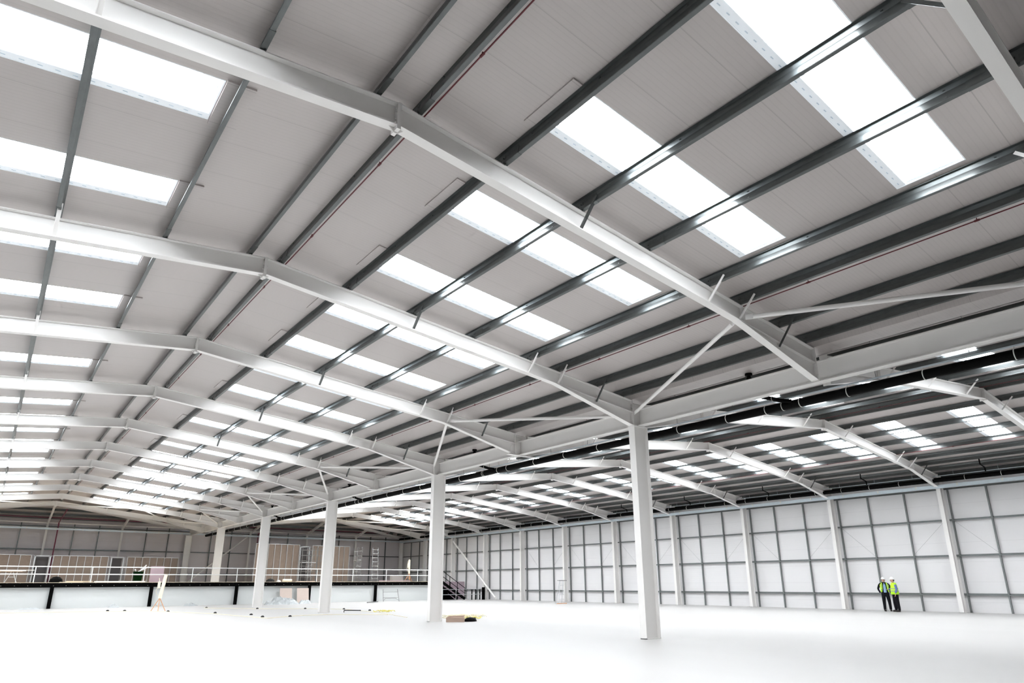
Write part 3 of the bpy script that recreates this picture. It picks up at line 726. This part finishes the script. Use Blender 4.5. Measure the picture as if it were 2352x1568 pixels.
# ------------------------------------------------------------------ floor litter
tag(MB().path([(-14.6, 48.9, .012), (-10.5, 47.6, .012), (-7.3, 45.9, .012), (-5.2, 39.0, .012), (-4.6, 31.6, .012), (-3.4, 32.6, .012), (-2.2, 33.4, .012), (-.45, 33.0, .012), (1.3, 30.7, .012)], .014, 5).build('cable', PALE), 'pale thin cable trailing across the floor from the tripod to the columns', 'cable')
tag(MB().path([(-3.3, 48.9, .012), (-1.0, 44.6, .012), (1.3, 42.3, .012), (2.9, 39.7, .012), (2.2, 33.5, .012), (.7, 27.6, .012)], .012, 5).build('cable', PALE), 'second pale cable on the floor, running behind the third hall column', 'cable')
dots = [(-9.13, 47.86), (-8.32, 47.06), (-6.49, 43.9), (-3.11, 48.95), (-4.92, 39.56), (-4.06, 35.86), (-4.37, 33.03), (-1.02, 44.62), (-3.19, 32.5), (1.31, 42.27), (2.85, 39.69), (3.12, 36.58)]
for i, (x, y) in enumerate(dots):
    t = tag(MB().ball((0, 0, 0), .09, .09, .07, 8, 5, -.2).build('cable_junction', DARK), 'small dark cable fitting on the white floor, %s from the left of the row' % ORD[i+1], 'cable fitting', 'small dark fittings on the floor cables')
    t.location = (x, y, 0)
rnd = random.Random(3)
def coil(x, y, n, r, mt, lab, sx=1.0, zmax=.05):
    m = MB()
    for j in range(n):
        cx_, cy_ = x+rnd.uniform(-1, 1)*sx, y+rnd.uniform(-.5, .5); rr = r*rnd.uniform(.5, 1.2); a0 = rnd.uniform(0, 6)
        pts = [(cx_+rr*1.4*math.cos(a0+t_*.5), cy_+rr*math.sin(a0+t_*.5), .015+abs(math.sin(t_*.7+j))*zmax) for t_ in range(11)]
        m.path(pts, .013, 5)
    return tag(m.build('cable_coil', mt), lab, 'cable', kind='stuff')
coil(2.35, 25.5, 20, .38, PALE, 'loose tangle of pale yellow cable on the floor right of the second hall column', .95, .12)
coil(1.95, 24.4, 8, .2, YEL, 'brighter yellow cable lying in front of the pale tangle', .6, .08)
for i, (x, y) in enumerate([(2.23, 26.18), (2.75, 26.75), (2.98, 26.55), (3.32, 26.86), (2.13, 24.67), (2.4, 24.4)]):
    t = tag(MB().ball((0, 0, 0), .05, .05, .05, 8, 5).build('cable_plug', DARK), 'small black plug on the cable tangle by the second hall column, %s from left' % ORD[i+1], 'plug', 'black plugs on the cable tangle'); t.location = (x, y, 0)
t = thing('cardboard_box', (.50, 23.05, 0), 'flattened brown cardboard box beside the foot of the second hall column', 'box', rz=-.62)
m = MB().box(-.42, .35, -.22, .22, 0, .17); m.bar((-.42, -.22, .17), (.3, -.34, .22), .02, .02); m.build('body', CARD, t, local=True)
MB().prism([(-.42, .17), (.3, .17), (.36, .25), (-.3, .23)], 1, .1, .12).build('flap', CARD, t, local=True)
tag(MB().ball((0, 0, 0), .3, .24, .17, 10, 6, -.05).build('black_bag', BLACK), 'black plastic bag slumped against the cardboard box', 'bag').location = (1.12, 22.9, .0)
coil(2.75, 34.0, 9, .16, YEL, 'bundle of yellow cable by the foot of the third hall column', .42, .1)
tag(MB().bar((.9, 35.3, .12), (1.75, 34.9, .1), .08, .05).bar((.9, 35.3, 0), (.9, 35.3, .12), .03, .03, (1, 0, 0)).build('black_tool', DARK), 'black tool lying beside the third hall column', 'tool')
def heap(x, y, sx, sy, sz, n, lab, seed):
    r = random.Random(seed); m = MB(); vs_ = []; N = n
    for j in range(N+1):
        for i in range(N+1):
            u, v = i/N*2-1, j/N*2-1; h = max(0, 1-u*u-v*v)**.6
            vs_.append((x+u*sx+r.uniform(-.06, .06)*sx, y+v*sy+r.uniform(-.06, .06)*sy, max(0.004, sz*h*r.uniform(.35, 1.1))))
    m.add(vs_, [(j*(N+1)+i, j*(N+1)+i+1, (j+1)*(N+1)+i+1, (j+1)*(N+1)+i) for j in range(N) for i in range(N)])
    o = m.build('polythene_heap', PLAST); 
    md = o.modifiers.new('thickness', 'SOLIDIFY'); md.thickness = .01
    return tag(o, lab, 'plastic sheet', kind='stuff')
heap(3.6, 53.3, 1.35, .6, .62, 12, 'crumpled clear polythene heaped in front of the leaning boards', 1)
heap(5.6, 53.6, .55, .4, .38, 8, 'smaller crumpled polythene right of the big heap', 2)
heap(-2.8, 54.9, .5, .25, .24, 8, 'low crumpled polythene beside the deck wall, right of the tripod light', 4)
heap(-7.9, 54.9, .35, .25, .28, 8, 'crumpled polythene against the deck wall, left of the tripod light', 5)
heap(-12.8, 54.9, .6, .25, .15, 8, 'flat crumpled polythene against the deck wall at the left edge', 6)

# ------------------------------------------------------------------ two people
def skin(name, joints, edges, mt, parent, root=0, sub=2):
    me = D.meshes.new(name); me.from_pydata([j[0] for j in joints], edges, []); me.materials.append(mt)
    o = D.objects.new(name, me); C.objects.link(o); o.parent = parent
    sk = o.modifiers.new('skin', 'SKIN'); sk.use_smooth_shade = True
    for i, j in enumerate(joints):
        r = j[1]; v = me.skin_vertices[0].data[i]; v.radius = (r, r) if isinstance(r, (int, float)) else r
        v.use_root = (i == root)
    s_ = o.modifiers.new('smooth', 'SUBSURF'); s_.levels = sub; s_.render_levels = sub
    return o
def hand(parent, wrist, dirv, side, name='hand'):
    """palm with five curled fingers, built from the wrist along dirv"""
    d = Vector(dirv).normalized(); sidev = Vector((side, 0, 0)); n_ = d.cross(sidev).normalized(); w_ = Vector(wrist)
    J = [(tuple(w_), .026), (tuple(w_+d*.05), (.034, .02)), (tuple(w_+d*.09), (.036, .018))]; E_ = [(0, 1), (1, 2)]
    o = skin(name, J, E_, SKIN, parent, 0, 1)
    for i, (off, ln) in enumerate(((-.027, .06), (-.009, .072), (.009, .068), (.027, .055))):
        b_ = w_+d*.085+sidev*off
        skin('finger', [(tuple(b_), .0085), (tuple(b_+d*ln*.5+n_*.006), .008), (tuple(b_+d*ln*.9+n_*.025), .0075)], [(0, 1), (1, 2)], SKIN, o, 0, 1)
    b_ = w_+d*.035-sidev*.03
    skin('thumb', [(tuple(b_), .0105), (tuple(b_+d*.03-sidev*.02), .0095), (tuple(b_+d*.058-sidev*.018), .0085)], [(0, 1), (1, 2)], SKIN, o, 0, 1)
    return o
def head(parent, c, yaw, hair=True, glasses=False):
    """face looks to -Y in head space, turned by yaw"""
    h = D.objects.new('head', None)
    cy_, sy_ = math.cos(yaw), math.sin(yaw)
    def R(p): return (c[0]+p[0]*cy_-p[1]*sy_, c[1]+p[0]*sy_+p[1]*cy_, c[2]+p[2])
    m = MB(); m.ball((0, 0, 0), .073, .092, .112, 16, 12); m.ball((0, -.02, -.06), .055, .065, .055, 12, 8)
    m.ball((0, -.098, -.012), .014, .02, .022, 8, 6)
    for sx in (-1, 1): m.ball((sx*.075, .005, -.01), .011, .02, .03, 8, 6)
    m.v = [R(v) for v in m.v]
    o = m.build('head', SKIN, parent, smooth=True, local=True)
    e = MB()
    for sx in (-1, 1): e.ball((sx*.028, -.083, .012), .010, .006, .006, 8, 5)
    e.box(-.022, .022, -.098, -.088, -.062, -.056)
    e.v = [R(v) for v in e.v]; e.build('eyes_and_mouth', HAIR, o, local=True)
    if hair:
        q = MB(); q.ball((0, .03, .01), .078, .078, .10, 12, 8); q.v = [R(v) for v in q.v]; q.build('hair', HAIR, parent, smooth=True, local=True)
    if glasses:
        q = MB(); q.box(-.06, .06, -.104, -.098, .003, .022); q.v = [R(v) for v in q.v]; q.build('glasses', MAROON, parent, local=True)
    k = MB(); k.ball((0, .0, .055), .105, .13, .115, 20, 12, -.12); k.ball((0, -.02, .045), .11, .16, .02, 18, 6); k.box(-.012, .012, -.1, .1, .155, .175)
    k.v = [R(v) for v in k.v]; k.build('hard_hat', HELM, parent, smooth=True, local=True)
# person facing the camera, hands in pockets, jacket open
def person_front(at, rz):
    t = thing('person', at, 'person in hard hat, open black jacket, pale blue shirt and yellow vest, hands in pockets', 'person', rz=rz)
    # trousers as part of the body surface: one continuous body
    J = [((0, 0, .92), (.175, .13)), ((0, 0, 1.12), (.175, .125)), ((0, 0, 1.32), (.20, .12)), ((0, .0, 1.44), (.12, .085)), ((0, -.01, 1.52), .052),
         ((.10, 0, .86), .118), ((.14, -.02, .48), .086), ((.15, .01, .09), .068), ((.15, -.01, .06), (.06, .05)),
         ((-.10, 0, .86), .118), ((-.12, -.03, .48), .086), ((-.13, .0, .09), .068), ((-.13, -.02, .06), (.06, .05)),
         ((.21, 0, 1.40), .07), ((.31, .04, 1.16), .056), ((.24, -.08, .95), .046),
         ((-.21, 0, 1.40), .07), ((-.31, .04, 1.16), .056), ((-.24, -.08, .95), .046)]
    E_ = [(0, 1), (1, 2), (2, 3), (3, 4), (0, 5), (5, 6), (6, 7), (7, 8), (0, 9), (9, 10), (10, 11), (11, 12), (3, 13), (13, 14), (14, 15), (3, 16), (16, 17), (17, 18)]
    skin('body', J, E_, NAVY, t)
    # shirt front
    m = MB(); rows = [(.97, .075, -.125), (1.1, .072, -.126), (1.25, .066, -.128), (1.38, .056, -.112), (1.47, .035, -.082)]
    vs_ = []
    for z, hw, y in rows: vs_ += [(-hw, y+.012, z), (0, y-.014, z), (hw, y+.012, z), (hw, y+.05, z), (-hw, y+.05, z)]
    fs_ = []
    for j in range(4):
        for i in range(5): a, b_ = j*5+i, j*5+(i+1) % 5; fs_.append((a, b_, b_+5, a+5))
    m.add(vs_, fs_+[(0, 1, 2, 3, 4), (24, 23, 22, 21, 20)]); m.build('shirt', SHIRT, t, smooth=True, local=True)
    # vest halves
    for s in (-1, 1):
        m = MB(); rows = [(.99, .15, .205, -.10), (1.12, .12, .21, -.118), (1.25, .105, .215, -.13), (1.36, .10, .215, -.125), (1.46, .09, .18, -.07), (1.50, .08, .13, .0)]
        vs_ = []
        for z, a, b_, y in rows: vs_ += [(s*a, y-.02, z), (s*(a+b_)/2, y-.014, z), (s*b_, y+.045, z), (s*b_, y+.07, z), (s*a, y+.03, z)]
        fs_ = []
        n = len(rows)
        for j in range(n-1):
            for i in range(5): a, b_ = j*5+i, j*5+(i+1) % 5; fs_.append((a, b_, b_+5, a+5))
        m.add(vs_, fs_+[(4, 3, 2, 1, 0), tuple(range((n-1)*5, n*5))]); o = m.build('vest', HIVIS, t, smooth=True, local=True)
        MB().bar((s*.135, -.152, 1.13), (s*.185, -.137, 1.13), .01, .05).bar((s*.15, -.158, 1.2), (s*.15, -.13, 1.44), .03, .008, (0, 1, 0)).build('reflective_band', BAND, o, local=True)
    skin('neck', [((0, -.005, 1.47), .05), ((0, -.015, 1.56), .047)], [(0, 1)], SKIN, t)
    shoes(t, ((.15, .01), (-.13, 0)))
    head(t, (0, -.025, 1.62), .25, True, True)
    return t
# person seen from behind-side, facing the first one
def shoes(t, feet):
    for x, y in feet:
        m = MB(); m.ball((x, y-.07, .05), .052, .12, .055, 12, 7, -.85); m.box(x-.045, x+.045, y-.17, y+.04, 0, .02); m.build('shoe', BOOT, t, smooth=False, local=True)
def person_side(at, rz):
    t = thing('person', at, 'person in hard hat and closed yellow vest over blue sleeves, seen side-on', 'person', rz=rz)
    J = [((0, 0, .92), (.16, .135)), ((0, .01, 1.12), (.165, .135)), ((0, .0, 1.32), (.18, .12)), ((0, .0, 1.43), (.11, .08)), ((0, -.02, 1.51), .05),
         ((.09, 0, .84), .125), ((.11, .02, .46), .095), ((.12, .05, .09), .072), ((.12, .03, .06), (.06, .05)),
         ((-.09, 0, .84), .125), ((-.10, -.04, .46), .095), ((-.12, -.02, .09), .072), ((-.12, -.04, .06), (.06, .05))]
    E_ = [(0, 1), (1, 2), (2, 3), (3, 4), (0, 5), (5, 6), (6, 7), (7, 8), (0, 9), (9, 10), (10, 11), (11, 12)]
    skin('body', J, E_, NAVY, t)
    skin('left_sleeve', [((.18, 0, 1.40), .072), ((.245, .03, 1.16), .058), ((.235, -.06, .94), .046)], [(0, 1), (1, 2)], SHIRT2, t)
    skin('right_sleeve', [((-.18, 0, 1.40), .072), ((-.245, -.02, 1.18), .058), ((-.16, -.22, 1.13), .046)], [(0, 1), (1, 2)], SHIRT2, t)
    hand(t, (.235, -.065, .91), (0, -.15, -1), 1); hand(t, (-.15, -.24, 1.13), (.3, -1, .1), 1)
    # vest: a closed shell round the torso
    m = MB(); n = 24; rows = [(.88, .215, .20), (1.0, .212, .195), (1.12, .205, .185), (1.25, .205, .165), (1.36, .20, .145), (1.44, .175, .12), (1.48, .11, .09)]
    vs_ = []
    for z, a, b_ in rows:
        for i in range(n): q = 2*math.pi*i/n; vs_.append((a*math.cos(q)*(1.0), b_*math.sin(q), z))
    fs_ = [(j*n+i, j*n+(i+1) % n, (j+1)*n+(i+1) % n, (j+1)*n+i) for j in range(len(rows)-1) for i in range(n)]
    m.add(vs_, fs_+[tuple(range(n))[::-1], tuple(range((len(rows)-1)*n, len(rows)*n))]); o = m.build('vest', HIVIS, t, smooth=True, local=True)
    for z, a, b_ in ((1.03, .213, .196), (1.15, .207, .186)):
        m = MB(); vs_ = [((a+.002)*math.cos(2*math.pi*i/n), (b_+.002)*math.sin(2*math.pi*i/n), z+dz) for dz in (0, .045) for i in range(n)]
        m.add(vs_, [(i, (i+1) % n, n+(i+1) % n, n+i) for i in range(n)]); m.build('reflective_band', BAND, o, smooth=True, local=True)
    skin('neck', [((0, -.01, 1.46), .05), ((0, -.025, 1.55), .047)], [(0, 1)], SKIN, t)
    shoes(t, ((.12, .05), (-.12, -.02)))
    head(t, (0, -.035, 1.61), -.1, True)
    return t
person_front((23.35, 15.35, 0), math.radians(-58))
person_side((22.95, 14.68, 0), math.radians(-138))

for o in D.objects:
    if '_at' in o: del o['_at']
